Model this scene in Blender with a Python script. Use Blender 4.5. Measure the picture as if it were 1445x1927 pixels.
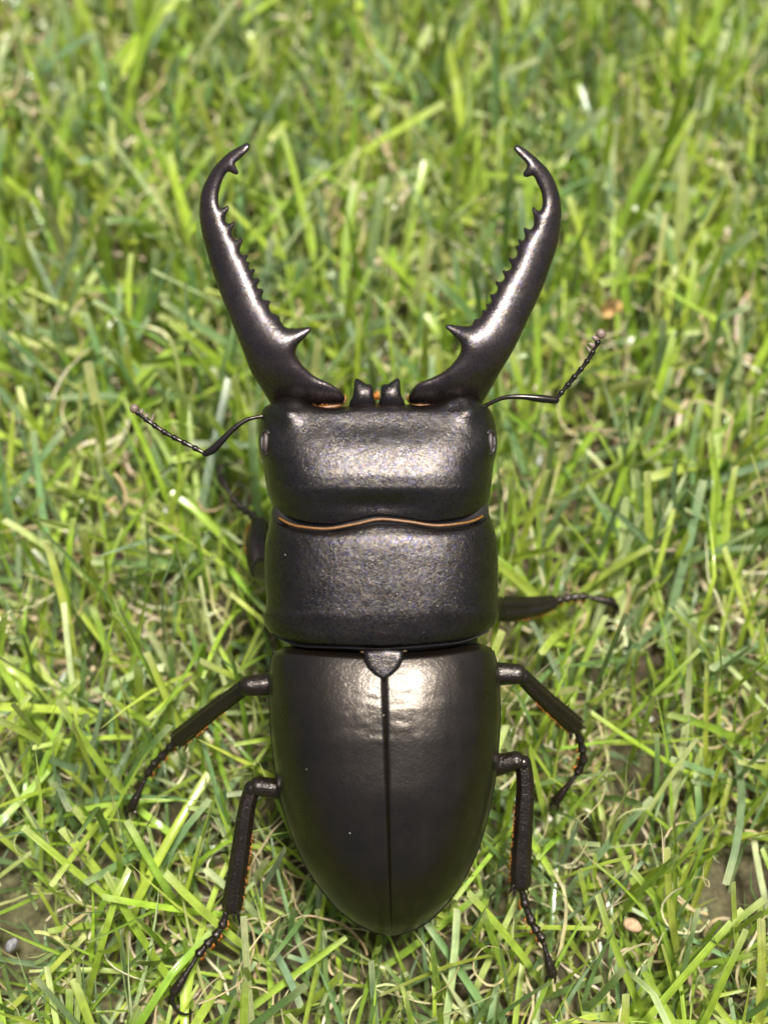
import bpy, math, random
import numpy as np
from mathutils import Vector, Matrix

random.seed(7)
rng = np.random.default_rng(11)
R = math.radians
for o in list(bpy.data.objects):
    bpy.data.objects.remove(o)
scene = bpy.context.scene
col = scene.collection

# ------------------------------------------------------------------ camera, sky, sun, exposure
THETA = R(25)                 # the beetle rears up: its back is tilted by this much against the lawn
Z0 = 44.5                     # mm, height of the middle of the back above the soil
DIST = 176.0                  # mm, camera to the beetle's back
PXMM = 15.0
ct, st = math.cos(THETA), math.sin(THETA)


def body2world(p):            # body frame in mm (u right, v forward, w up from the back) -> world metres
    p = np.asarray(p, float)
    u, v, w = p[..., 0], p[..., 1], p[..., 2]
    return np.stack([u, v * ct - w * st, v * st + w * ct + Z0], -1) * 0.001


def world2body(q):
    q = np.asarray(q, float) * 1000.0
    x, y, z = q[..., 0], q[..., 1], q[..., 2] - Z0
    return np.stack([x, y * ct + z * st, -y * st + z * ct], -1)


cam_data = bpy.data.cameras.new('camera')
cam = bpy.data.objects.new('camera', cam_data)
col.objects.link(cam)
cam.location = Vector(body2world((0, 0, DIST)))
cam.rotation_euler = (THETA, 0, 0)
cam_data.sensor_fit = 'VERTICAL'
cam_data.sensor_height = 36.0
cam_data.lens = 36.0 * DIST / (1927 / PXMM)
cam_data.clip_start = 0.005
cam_data.clip_end = 200.0
cam_data.dof.use_dof = True
cam_data.dof.focus_distance = (DIST + 1.5) * 0.001
cam_data.dof.aperture_fstop = cam_data.lens / 4.1
scene.camera = cam

SUN_EL, SUN_AZ = R(82.5), R(72)      # azimuth clockwise from +Y (ahead of the beetle)
world = bpy.data.worlds.new('World')
scene.world = world
world.use_nodes = True
wn = world.node_tree
wn.nodes.clear()
sky = wn.nodes.new('ShaderNodeTexSky')
sky.sky_type = 'NISHITA'
sky.sun_disc = False
sky.sun_elevation = SUN_EL
sky.sun_rotation = SUN_AZ
sky.air_density = 1.0
sky.dust_density = 6.0
sky.ozone_density = 0.6
bg = wn.nodes.new('ShaderNodeBackground')
bg.inputs['Strength'].default_value = 0.05
wo = wn.nodes.new('ShaderNodeOutputWorld')
wn.links.new(sky.outputs[0], bg.inputs[0])
wn.links.new(bg.outputs[0], wo.inputs[0])

sun_data = bpy.data.lights.new('sun', 'SUN')
sun = bpy.data.objects.new('sun', sun_data)
col.objects.link(sun)
sun_data.energy = 4.0
sun_data.angle = R(10)
sun_data.color = (1.0, 0.965, 0.91)
sdir = Vector((math.sin(SUN_AZ) * math.cos(SUN_EL), math.cos(SUN_AZ) * math.cos(SUN_EL), math.sin(SUN_EL)))
sun.rotation_euler = sdir.to_track_quat('Z', 'Y').to_euler()
sun.location = (0, 0, 2)

vs = scene.view_settings
vs.view_transform = 'Standard'
vs.look = 'None'
vs.gamma = 1.0
vs.exposure = 1.42
vs.use_curve_mapping = False
scene.render.engine = 'CYCLES'
scene.cycles.use_denoising = True
scene.cycles.max_bounces = 8
scene.cycles.transmission_bounces = 6
scene.cycles.sample_clamp_indirect = 6.0

# ------------------------------------------------------------------ materials


class NT:
    def __init__(self, name):
        self.m = bpy.data.materials.new(name)
        self.m.use_nodes = True
        self.t = self.m.node_tree
        self.b = self.t.nodes['Principled BSDF']
        self.out = self.t.nodes['Material Output']

    def n(self, kind, **kw):
        nd = self.t.nodes.new(kind)
        for k, v in kw.items():
            if k in nd.inputs:
                nd.inputs[k].default_value = v
            else:
                setattr(nd, k, v)
        return nd

    def l(self, a, b):
        self.t.links.new(a, b)

    def mm(self):                      # object coordinates in millimetres
        tc = self.n('ShaderNodeTexCoord')
        vm = self.n('ShaderNodeVectorMath', operation='SCALE')
        vm.inputs['Scale'].default_value = 1000.0
        self.l(tc.outputs['Object'], vm.inputs[0])
        return vm.outputs[0]

    def ramp(self, fac, stops):
        r = self.n('ShaderNodeValToRGB')
        el = r.color_ramp.elements
        while len(el) < len(stops):
            el.new(0.5)
        for e, (p, c) in zip(el, stops):
            e.position = p
            e.color = (*c, 1)
        self.l(fac, r.inputs[0])
        return r.outputs[0]


def shell_mat(name, base, rough, grain, depth, tint=0.5, dust=True, spec=0.6, coat=0.5, crough=0.22, hue_base=(1.0, 0.90, 0.80)):
    k = NT(name)
    co = k.mm()
    b = k.b
    b.inputs['Roughness'].default_value = rough
    b.inputs['Specular IOR Level'].default_value = spec
    # mottled base colour
    big = k.n('ShaderNodeTexNoise', Scale=0.35, Detail=3.0)
    k.l(co, big.inputs['Vector'])
    c1 = k.ramp(big.outputs['Fac'], [(0.3, tuple(x * 0.75 for x in base)), (0.7, tuple(x * 1.3 for x in base))])
    # dust specks
    vo = k.n('ShaderNodeTexVoronoi', Scale=0.75)
    k.l(co, vo.inputs['Vector'])
    lt = k.n('ShaderNodeMath', operation='LESS_THAN')
    lt.inputs[1].default_value = 0.045
    k.l(vo.outputs['Distance'], lt.inputs[0])
    sep = k.n('ShaderNodeSeparateColor')
    k.l(vo.outputs['Color'], sep.inputs[0])
    gt = k.n('ShaderNodeMath', operation='GREATER_THAN')
    gt.inputs[1].default_value = 0.92
    k.l(sep.outputs[0], gt.inputs[0])
    mu = k.n('ShaderNodeMath', operation='MULTIPLY')
    k.l(lt.outputs[0], mu.inputs[0])
    k.l(gt.outputs[0], mu.inputs[1])
    mx = k.n('ShaderNodeMix', data_type='RGBA')
    k.l(mu.outputs[0], mx.inputs[0])
    k.l(c1, mx.inputs[6])
    mx.inputs[7].default_value = (0.45, 0.42, 0.36, 1)
    k.l(mx.outputs[2] if dust else c1, b.inputs['Base Color'])
    # fine wrinkled grain: bump + tiny hue differences in the sheen
    g = k.n('ShaderNodeTexNoise', Scale=grain, Detail=2.5, Roughness=0.6, Distortion=0.9)
    k.l(co, g.inputs['Vector'])
    g2 = k.n('ShaderNodeTexNoise', Scale=grain * 0.16, Detail=2.0)
    k.l(co, g2.inputs['Vector'])
    bp = k.n('ShaderNodeBump', Strength=1.0, Distance=depth * 0.001)
    k.l(g.outputs['Fac'], bp.inputs['Height'])
    bp2 = k.n('ShaderNodeBump', Strength=0.6, Distance=depth * 0.0025)
    k.l(g2.outputs['Fac'], bp2.inputs['Height'])
    k.l(bp.outputs[0], bp2.inputs['Normal'])
    k.l(bp2.outputs[0], b.inputs['Normal'])
    v2 = k.n('ShaderNodeTexVoronoi', Scale=4.6)
    k.l(co, v2.inputs['Vector'])
    mt = k.n('ShaderNodeMix', data_type='RGBA')
    mt.inputs[0].default_value = tint
    mt.inputs[6].default_value = (*hue_base, 1)
    b.inputs['Coat Weight'].default_value = coat
    b.inputs['Coat Roughness'].default_value = crough
    k.l(bp2.outputs[0], b.inputs['Coat Normal'])
    sv = k.n('ShaderNodeSeparateColor')
    k.l(v2.outputs['Color'], sv.inputs[0])
    hue = k.ramp(sv.outputs[0], [(0.0, (0.25, 0.25, 0.95)), (0.18, (0.6, 0.6, 0.95)), (0.36, (1.0, 0.95, 0.9)), (0.6, (1.0, 0.92, 0.62)), (0.8, (0.95, 0.6, 0.6)), (0.92, (0.2, 0.15, 0.15))])
    k.l(hue, mt.inputs[7])
    k.l(mt.outputs[2], b.inputs['Specular Tint'])
    rr = k.n('ShaderNodeMapRange')
    rr.inputs['To Min'].default_value = rough * 0.8
    rr.inputs['To Max'].default_value = rough * 1.25
    k.l(big.outputs['Fac'], rr.inputs['Value'])
    k.l(rr.outputs[0], b.inputs['Roughness'])
    return k.m


def plain_mat(name, base, rough, spec=0.5, noise=2.0, depth=0.02, trans=0.0):
    k = NT(name)
    co = k.mm()
    n = k.n('ShaderNodeTexNoise', Scale=noise, Detail=4.0)
    k.l(co, n.inputs['Vector'])
    c = k.ramp(n.outputs['Fac'], [(0.3, tuple(x * 0.7 for x in base)), (0.7, tuple(min(1, x * 1.3) for x in base))])
    k.l(c, k.b.inputs['Base Color'])
    k.b.inputs['Roughness'].default_value = rough
    k.b.inputs['Specular IOR Level'].default_value = spec
    k.b.inputs['Transmission Weight'].default_value = trans
    bp = k.n('ShaderNodeBump', Strength=0.8, Distance=depth * 0.001)
    k.l(n.outputs['Fac'], bp.inputs['Height'])
    k.l(bp.outputs[0], k.b.inputs['Normal'])
    return k.m


def leaf_mat(name, gloss=0.28, vein=9.0, trans=0.45, dry=False):
    k = NT(name)
    at = k.n('ShaderNodeAttribute', attribute_name='tone')
    uv = k.n('ShaderNodeAttribute', attribute_name='blade_uv')     # x across, y along (mm), z random
    sp = k.n('ShaderNodeSeparateXYZ')
    k.l(uv.outputs['Vector'], sp.inputs[0])
    cm = k.n('ShaderNodeCombineXYZ')
    sx = k.n('ShaderNodeMath', operation='MULTIPLY')
    sx.inputs[1].default_value = vein
    k.l(sp.outputs[0], sx.inputs[0])
    sy = k.n('ShaderNodeMath', operation='MULTIPLY')
    sy.inputs[1].default_value = 0.10
    k.l(sp.outputs[1], sy.inputs[0])
    sz = k.n('ShaderNodeMath', operation='MULTIPLY')
    sz.inputs[1].default_value = 100.0
    k.l(sp.outputs[2], sz.inputs[0])
    k.l(sx.outputs[0], cm.inputs[0])
    k.l(sy.outputs[0], cm.inputs[1])
    k.l(sz.outputs[0], cm.inputs[2])
    nz = k.n('ShaderNodeTexNoise', Scale=1.0, Detail=2.0, Roughness=0.6)
    k.l(cm.outputs[0], nz.inputs['Vector'])
    st_ = k.n('ShaderNodeTexNoise', Scale=0.5, Detail=3.0)
    k.l(k.mm(), st_.inputs['Vector'])
    v1 = k.n('ShaderNodeMapRange')
    v1.inputs['From Min'].default_value = 0.25
    v1.inputs['From Max'].default_value = 0.75
    v1.inputs['To Min'].default_value = 0.72
    v1.inputs['To Max'].default_value = 1.25
    k.l(nz.outputs['Fac'], v1.inputs['Value'])
    v2 = k.n('ShaderNodeMapRange')
    v2.inputs['From Min'].default_value = 0.3
    v2.inputs['From Max'].default_value = 0.7
    v2.inputs['To Min'].default_value = 0.8
    v2.inputs['To Max'].default_value = 1.18
    k.l(st_.outputs['Fac'], v2.inputs['Value'])
    vm = k.n('ShaderNodeMath', operation='MULTIPLY')
    k.l(v1.outputs[0], vm.inputs[0])
    k.l(v2.outputs[0], vm.inputs[1])
    sc = k.n('ShaderNodeVectorMath', operation='SCALE')
    k.l(at.outputs['Color'], sc.inputs[0])
    k.l(vm.outputs[0], sc.inputs['Scale'])
    k.l(sc.outputs[0], k.b.inputs['Base Color'])
    k.b.inputs['Roughness'].default_value = gloss
    k.b.inputs['Specular IOR Level'].default_value = 0.75
    bp = k.n('ShaderNodeBump', Strength=0.7, Distance=0.00006)
    k.l(nz.outputs['Fac'], bp.inputs['Height'])
    k.l(bp.outputs[0], k.b.inputs['Normal'])
    tr = k.n('ShaderNodeBsdfTranslucent')
    tb = k.n('ShaderNodeVectorMath', operation='MULTIPLY')
    tb.inputs[1].default_value = (1.25, 1.25, 0.7) if not dry else (1.1, 1.05, 0.9)
    k.l(sc.outputs[0], tb.inputs[0])
    k.l(tb.outputs[0], tr.inputs['Color'])
    ms = k.n('ShaderNodeMixShader')
    ms.inputs[0].default_value = trans
    k.l(k.b.outputs[0], ms.inputs[1])
    k.l(tr.outputs[0], ms.inputs[2])
    k.l(ms.outputs[0], k.out.inputs['Surface'])
    return k.m


def soil_mat():
    k = NT('soil')
    co = k.mm()
    n1 = k.n('ShaderNodeTexNoise', Scale=0.5, Detail=8.0, Roughness=0.7)
    k.l(co, n1.inputs['Vector'])
    c = k.ramp(n1.outputs['Fac'], [(0.3, (0.012, 0.008, 0.004)), (0.5, (0.045, 0.03, 0.016)), (0.72, (0.14, 0.095, 0.05))])
    n2 = k.n('ShaderNodeTexNoise', Scale=0.06, Detail=3.0)
    k.l(co, n2.inputs['Vector'])
    mx = k.n('ShaderNodeMix', data_type='RGBA')
    f = k.n('ShaderNodeMapRange')
    f.inputs['From Min'].default_value = 0.35
    f.inputs['From Max'].default_value = 0.6
    k.l(n2.outputs['Fac'], f.inputs['Value'])
    k.l(f.outputs[0], mx.inputs[0])
    k.l(c, mx.inputs[6])
    n3 = k.n('ShaderNodeTexNoise', Scale=1.3, Detail=5.0)
    k.l(co, n3.inputs['Vector'])
    g = k.ramp(n3.outputs['Fac'], [(0.3, (0.03, 0.03, 0.012)), (0.7, (0.12, 0.11, 0.045))])
    k.l(g, mx.inputs[7])
    ln = k.n('ShaderNodeVectorMath', operation='LENGTH')
    k.l(co, ln.inputs[0])
    far = k.n('ShaderNodeMapRange')
    far.inputs['From Min'].default_value = 180.0
    far.inputs['From Max'].default_value = 420.0
    k.l(ln.outputs['Value'], far.inputs['Value'])
    n4 = k.n('ShaderNodeTexNoise', Scale=0.25, Detail=8.0, Roughness=0.75)
    k.l(co, n4.inputs['Vector'])
    lawn = k.ramp(n4.outputs['Fac'], [(0.3, (0.03, 0.055, 0.015)), (0.55, (0.10, 0.15, 0.035)), (0.75, (0.20, 0.26, 0.07))])
    m2 = k.n('ShaderNodeMix', data_type='RGBA')
    k.l(far.outputs[0], m2.inputs[0])
    k.l(mx.outputs[2], m2.inputs[6])
    k.l(lawn, m2.inputs[7])
    k.l(m2.outputs[2], k.b.inputs['Base Color'])
    k.b.inputs['Roughness'].default_value = 0.9
    bp = k.n('ShaderNodeBump', Strength=1.0, Distance=0.0012)
    k.l(n1.outputs['Fac'], bp.inputs['Height'])
    k.l(bp.outputs[0], k.b.inputs['Normal'])
    return k.m


M = dict(
    head=shell_mat('head_shell', (0.0028, 0.0019, 0.0013), 0.27, 5.0, 0.05, 0.6, spec=0.5, coat=0.15, crough=0.4),
    pronotum=shell_mat('pronotum_shell', (0.0030, 0.0020, 0.0013), 0.27, 5.2, 0.052, 0.75, spec=0.45, coat=0.15, crough=0.4),
    elytra=shell_mat('elytra_shell', (0.0030, 0.0019, 0.0011), 0.29, 2.6, 0.034, 0.12, spec=0.42, coat=0.12, crough=0.5, hue_base=(1.0, 0.87, 0.72)),
    mandible=shell_mat('mandible_shell', (0.0065, 0.0040, 0.0033), 0.27, 5.0, 0.028, 0.6, spec=0.6, coat=0.15, crough=0.4, hue_base=(1.0, 0.88, 0.84), dust=False),
    leg=shell_mat('leg_shell', (0.0055, 0.0036, 0.0024), 0.3, 2.4, 0.10, 0.2, spec=0.35, coat=0.1, crough=0.3),
    gloss=shell_mat('antenna_shell', (0.005, 0.004, 0.0035), 0.2, 1.0, 0.01, 0.1, dust=False, spec=0.35, coat=0.0),
    dark=plain_mat('dark_cuticle', (0.010, 0.008, 0.007), 0.5),
    seam=plain_mat('seam_brown', (0.06, 0.032, 0.012), 0.5),
    amber=plain_mat('amber_membrane', (0.12, 0.052, 0.010), 0.45, noise=3.0, depth=0.05),
    hair=plain_mat('orange_bristle', (0.38, 0.13, 0.02), 0.45),
    eye=plain_mat('eye_lens', (0.03, 0.022, 0.02), 0.5, noise=6.0, depth=0.01),
    club=plain_mat('club_brown', (0.10, 0.07, 0.05), 0.5),
    soil=soil_mat(),
    blade=leaf_mat('grass_leaf', 0.21),
    dry=leaf_mat('dry_leaf', 0.45, 6.0, 0.35, True),
    crumb=plain_mat('earth_crumb', (0.30, 0.20, 0.12), 0.9, noise=3.0, depth=0.2),
    stone=plain_mat('grey_stone', (0.14, 0.14, 0.145), 0.35, noise=2.0, depth=0.1),
    tan=plain_mat('tan_leaf', (0.42, 0.25, 0.09), 0.6, noise=0.8, depth=0.05),
)

# ------------------------------------------------------------------ mesh helpers


def P(x, y, w):               # photograph-measured spot on the animal at height w -> body frame in mm
    k = (DIST - w) / DIST / PXMM
    return np.array([(x - 722.5) * k, (963.5 - y) * k, w])


def make_obj(name, V, F, mat, parent=None, smooth=True, body=True):
    V = np.asarray(V, float)
    V = body2world(V) if body else V
    me = bpy.data.meshes.new(name)
    me.from_pydata(V.tolist(), [], [tuple(int(i) for i in f) for f in F])
    me.update()
    if smooth:
        me.polygons.foreach_set('use_smooth', np.ones(len(me.polygons), bool))
    me.materials.append(mat)
    o = bpy.data.objects.new(name, me)
    col.objects.link(o)
    if parent is not None:
        o.parent = parent
    return o


def empty(name, loc=(0, 0, 0), parent=None):
    o = bpy.data.objects.new(name, None)
    o.empty_display_size = 0.005
    col.objects.link(o)
    o.location = loc
    if parent is not None:
        o.parent = parent
    return o


def tag(o, label=None, cat=None, group=None, kind=None):
    if label:
        o['label'] = label
    if cat:
        o['category'] = cat
    if group:
        o['group'] = group
    if kind:
        o['kind'] = kind
    return o


def weld(V, F, tol=1e-3):
    V = np.asarray(V, float)
    key = np.round(V / tol).astype(np.int64)
    _, first, inv = np.unique(key, axis=0, return_index=True, return_inverse=True)
    inv = inv.reshape(-1)
    F2 = []
    for f in F:
        g = []
        for i in f:
            j = int(inv[i])
            if j not in g:
                g.append(j)
        if len(g) > 2:
            F2.append(g)
    return V[first], F2


def tab(pts):
    a = np.array(sorted(pts), float)
    xs, ys = a[:, 0], a[:, 1]

    def f(x):                 # smooth (monotone-ish cubic Hermite) interpolation
        x = np.asarray(x, float)
        xx = np.clip(x, xs[0], xs[-1])
        i = np.clip(np.searchsorted(xs, xx) - 1, 0, len(xs) - 2)
        d = np.diff(ys) / np.diff(xs)
        m = np.empty(len(xs))
        m[0], m[-1] = d[0], d[-1]
        m[1:-1] = np.where(d[:-1] * d[1:] > 0, 2 * d[:-1] * d[1:] / np.where(d[:-1] + d[1:] == 0, 1, d[:-1] + d[1:]), 0)
        h = xs[i + 1] - xs[i]
        t = (xx - xs[i]) / h
        return ((2 * t**3 - 3 * t**2 + 1) * ys[i] + (t**3 - 2 * t**2 + t) * h * m[i]
                + (-2 * t**3 + 3 * t**2) * ys[i + 1] + (t**3 - t**2) * h * m[i + 1])
    return f


def catmull(pts, n):
    pts = np.asarray(pts, float)
    d = np.r_[0, np.cumsum(np.linalg.norm(np.diff(pts[:, :3], axis=0), axis=1) ** 0.7 + 1e-9)]
    t = np.linspace(0, d[-1], n)
    out = []
    m = np.zeros_like(pts)
    for i in range(len(pts)):
        a, b = max(i - 1, 0), min(i + 1, len(pts) - 1)
        m[i] = (pts[b] - pts[a]) / (d[b] - d[a])
    for tt in t:
        i = min(max(np.searchsorted(d, tt) - 1, 0), len(pts) - 2)
        h = d[i + 1] - d[i]
        s = (tt - d[i]) / h
        out.append((2 * s**3 - 3 * s**2 + 1) * pts[i] + (s**3 - 2 * s**2 + s) * h * m[i]
                   + (-2 * s**3 + 3 * s**2) * pts[i + 1] + (s**3 - s**2) * h * m[i + 1])
    return np.array(out)


def tube(pts, n=24, seg=14, flat=1.0, ridge=0.0, ridges=5, raw=False, up=(0, 0, 1)):
    """pts rows: x, y, w, radius(mm); pixel-measured unless raw (then body mm). Returns V, F (closed, rounded ends)."""
    pp = []
    for p in pts:
        q = np.array(p[:3], float) if raw else P(*p[:3])
        pp.append([*q, p[3], p[4] if len(p) > 4 else flat])
    c = catmull(pp, n) if len(pp) > 2 else np.array([np.array(pp[0]) * (1 - t) + np.array(pp[1]) * t for t in np.linspace(0, 1, n)])
    pos, rad, fl = c[:, :3], np.maximum(c[:, 3], 0.01), c[:, 4]
    T = np.gradient(pos, axis=0)
    T /= np.linalg.norm(T, axis=1)[:, None] + 1e-12
    upv = np.array(up, float)
    rings = []
    # rounded ends
    order = [(0, -0.85, 0.25), (0, -0.6, 0.7), (0, -0.3, 0.92)] + [(i, 0, 1) for i in range(n)] + [(n - 1, 0.3, 0.92), (n - 1, 0.6, 0.7), (n - 1, 0.85, 0.25)]
    ph = np.linspace(0, 2 * math.pi, seg, endpoint=False)
    for i, off, s in order:
        side = np.cross(T[i], upv)
        side /= np.linalg.norm(side) + 1e-9
        nu = np.cross(side, T[i])
        r = rad[i] * s * (1 + ridge * np.cos(ridges * ph))
        rings.append(pos[i] + T[i] * off * rad[i] + np.outer(r * np.cos(ph), side) + np.outer(r * fl[i] * np.sin(ph), nu))
    V = np.concatenate(rings)
    F = []
    k = len(rings)
    for a in range(k - 1):
        for b in range(seg):
            b2 = (b + 1) % seg
            F.append((a * seg + b, a * seg + b2, (a + 1) * seg + b2, (a + 1) * seg + b))
    F.append(tuple(range(seg))[::-1])
    F.append(tuple((k - 1) * seg + b for b in range(seg)))
    return V, F


def join(parts):
    VV, FF, n = [], [], 0
    for V, F in parts:
        VV.append(np.asarray(V))
        FF += [tuple(i + n for i in f) for f in F]
        n += len(V)
    return np.concatenate(VV), FF


def fuse(parts, voxel=0.14, smooth=6):
    """union of overlapping closed shapes as one continuous skin (in mm)"""
    V, F = join(parts)
    me = bpy.data.meshes.new('tmp')
    me.from_pydata(V.tolist(), [], [tuple(int(i) for i in f) for f in F])
    o = bpy.data.objects.new('tmp', me)
    col.objects.link(o)
    md = o.modifiers.new('r', 'REMESH')
    md.mode = 'VOXEL'
    md.voxel_size = voxel
    sm = o.modifiers.new('s', 'SMOOTH')
    sm.factor = 0.5
    sm.iterations = smooth
    dg = bpy.context.evaluated_depsgraph_get()
    ev = o.evaluated_get(dg)
    m2 = ev.to_mesh()
    nv = len(m2.vertices)
    v = np.empty(nv * 3)
    m2.vertices.foreach_get('co', v)
    F2 = [tuple(p.vertices) for p in m2.polygons]
    ev.to_mesh_clear()
    bpy.data.objects.remove(o)
    bpy.data.meshes.remove(me)
    return v.reshape(-1, 3), F2


def dome(xl, xr, yf, yb, top, edge, bot, ns=64, nt=64, s0=-1.0, s1=1.0, n=2.6, rollf=0.05, rollb=0.05, extra=None, closed=True, inner=0.0):
    """A plate: xl/xr(y) its sides, yf/yb(s) its front and hind edge, top(y) its ridge height, edge(y) the rim height."""
    ph0, ph1 = math.asin(s0), math.asin(s1)
    S = np.sin(np.linspace(ph0, ph1, ns))
    Tt = 0.5 - 0.5 * np.cos(np.linspace(0, math.pi, nt))
    s, t = np.meshgrid(S, Tt)
    y = yf(s) * (1 - t) + yb(s) * t
    x = xl(y) * (1 - s) / 2 + xr(y) * (1 + s) / 2
    e = edge(y)
    fall = np.clip(1 - np.abs(s) ** n, 0, 1) ** (1 / 2.0)
    roll = np.ones_like(t)
    if rollf:
        roll *= np.sqrt(np.clip(1 - (1 - np.clip(t / rollf, 0, 1)) ** 2, 0, 1))
    if rollb:
        roll *= np.sqrt(np.clip(1 - (1 - np.clip((1 - t) / rollb, 0, 1)) ** 2, 0, 1))
    if inner:                 # a small rounding down at the inner margin (wing-cover seam)
        ds = np.abs(s - (s0 if abs(s0) < abs(s1) else s1))
        roll *= 1 - 0.03 * np.clip(1 - ds / inner, 0, 1) ** 2
    w = e + (top(y) - e) * fall * roll
    if extra is not None:
        w = w + extra(x, y) * fall * roll
    Vt = np.stack([P(a, b, c) for a, b, c in zip(x.ravel(), y.ravel(), w.ravel())])
    F = []
    for j in range(nt - 1):
        for i in range(ns - 1):
            a = j * ns + i
            F.append((a, a + ns, a + ns + 1, a + 1))
    if not closed:
        return Vt, F, (x, y, w)
    wb = e + (bot(y) - e) * fall * np.sqrt(np.clip(roll, 0, 1))
    Vb = []
    for a, b, c, d in zip(x.ravel(), y.ravel(), e.ravel(), wb.ravel()):
        q = P(a, b, c)
        q[2] = d
        Vb.append(q)
    N = len(Vt)
    F2 = [tuple(i + N for i in f[::-1]) for f in F]
    V, F = weld(np.concatenate([Vt, np.array(Vb)]), F + F2)
    return V, F, (x, y, w)


def cst(v):
    return lambda y: np.zeros_like(np.asarray(y, float)) + v


# ------------------------------------------------------------------ ground
GS = 40.0
ground = make_obj('ground', *(lambda n: (
    np.array([(x, y, 0.0) for y in n for x in n]),
    [(j * len(n) + i, j * len(n) + i + 1, (j + 1) * len(n) + i + 1, (j + 1) * len(n) + i) for j in range(len(n) - 1) for i in range(len(n) - 1)]
))(np.r_[-GS, -5, -1, np.linspace(-0.3, 0.35, 60), 1, 5, GS]), M['soil'], body=False)
gv = np.empty(len(ground.data.vertices) * 3)
ground.data.vertices.foreach_get('co', gv)
gv = gv.reshape(-1, 3)
near = (np.abs(gv[:, 0]) < 0.32) & (np.abs(gv[:, 1]) < 0.36)
gv[near, 2] += rng.normal(0, 0.0012, near.sum())
ground.data.vertices.foreach_set('co', gv.ravel())
tag(ground, 'brown soil of the lawn, showing between the grass blades', 'ground', kind='structure')

# ------------------------------------------------------------------ the beetle
beetle = empty('stag_beetle')
tag(beetle, 'large shiny black stag beetle with long toothed jaws standing on the lawn', 'beetle')

# --- head
hxl = tab([(740, 512), (755, 506), (768, 496), (785, 490), (810, 487), (832, 486), (856, 489), (875, 496), (900, 499), (925, 503), (950, 512), (975, 521), (995, 530)])
hxr = tab([(740, 902), (755, 908), (770, 921), (790, 930), (812, 934), (835, 936), (856, 933), (875, 928), (900, 926), (925, 923), (950, 917), (970, 908), (995, 900)])
hyf = tab([(-1, 766), (-0.93, 752), (-0.85, 747), (-0.74, 749), (-0.6, 761), (-0.4, 767), (-0.2, 762), (0, 758), (0.2, 759), (0.4, 763), (0.55, 760), (0.7, 748), (0.82, 742), (0.91, 745), (1, 763)])
hyb = tab([(-1, 962), (-0.9, 976), (-0.75, 987), (-0.5, 992), (-0.25, 984), (0, 974), (0.25, 979), (0.5, 986), (0.75, 981), (0.9, 972), (1, 958)])
htop = tab([(740, 2.8), (766, 3.5), (776, 4.1), (800, 5.0), (840, 6.1), (875, 6.75), (900, 7.0), (915, 7.0), (935, 6.7), (960, 6.0), (995, 4.9)])


def bump(x, y, cx, cy, rx, ry, h):
    return h * np.exp(-(((x - cx) / rx) ** 2 + ((y - cy) / ry) ** 2))


def head_extra(x, y):
    e = bump(x, y, 540, 775, 24, 24, 1.15) + bump(x, y, 885, 770, 24, 24, 1.15)
    e += bump(x, y, 505, 850, 14, 60, 0.5) + bump(x, y, 920, 850, 14, 60, 0.5)
    e -= bump(x, y, 712, 800, 130, 26, 0.35)
    e -= bump(x, y, 712, 948, 90, 16, 0.45)
    return e


hedge = tab([(738, 1.2), (765, 0.9), (790, 0.0), (830, -0.6), (1000, -0.6)])
V, F, hg = dome(hxl, hxr, hyf, hyb, htop, hedge, cst(-6.5), 100, 110, n=4.2, rollf=0.055, rollb=0.03, extra=head_extra)
head = make_obj('head', V, F, M['head'], beetle)


def surf(g, x, y):
    d = (g[0] - x) ** 2 + (g[1] - y) ** 2
    return float(g[2].ravel()[np.argmin(d)])


def ellipsoid(x, y, w, a, b, c, n=18, m=12):
    q = P(x, y, w)
    V, F = [], []
    for j in range(m + 1):
        th = math.pi * j / m
        for i in range(n):
            f = 2 * math.pi * i / n
            V.append(q + np.array([a * math.sin(th) * math.cos(f), b * math.sin(th) * math.sin(f), c * math.cos(th)]))
    for j in range(m):
        for i in range(n):
            F.append((j * n + i, (j + 1) * n + i, (j + 1) * n + (i + 1) % n, j * n + (i + 1) % n))
    return weld(V, F)


for ex, ey in ((501, 833), (922, 833)):
    make_obj('eye', *ellipsoid(ex, ey, surf(hg, ex, ey) - 0.3, 0.46, 1.3, 0.55), M['eye'], head)
    # the ridge of cuticle that rings the eye
    sgn = 1 if ex < 700 else -1
    pts = []
    for a in np.linspace(-2.2, 2.2, 12):
        px, py = ex - sgn * 8 * math.cos(a), ey - 22 * math.sin(a)
        pts.append((px, py, min(surf(hg, px, py), surf(hg, ex, ey)) - 0.05, 0.24))
    make_obj('eye_rim', *tube(pts, 30, 8), M['dark'], head)

# frontal horns: a pair of forked points between the jaws
hornL = [(655, 772), (659, 756), (664, 745), (666, 730), (667, 717), (670, 712.5), (676, 714), (683, 719), (690, 723), (697, 723.5), (701.5, 729), (702.5, 745), (706, 757), (706, 772)]
hornR = [(1419 - x, y) for x, y in hornL]
HORNS = (hornL, hornR)


def bristles(spots, length, rad, spread, rn):
    """spots: body-frame points with a direction; thin tapering hairs joined as one tuft"""
    out = []
    for p, d in spots:
        d = np.array(d, float) + rn.normal(0, spread, 3)
        d /= np.linalg.norm(d)
        L = length * rn.uniform(0.6, 1.2)
        a = np.array(p, float)
        s = np.cross(d, [0.3, 0.2, 0.9])
        s /= np.linalg.norm(s)
        t = np.cross(d, s)
        V = [a + rad * (math.cos(f) * s + math.sin(f) * t) for f in (0, 2.1, 4.2)] + [a + d * L]
        out.append((np.array(V), [(0, 1, 3), (1, 2, 3), (2, 0, 3), (2, 1, 0)]))
    return join(out)


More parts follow.
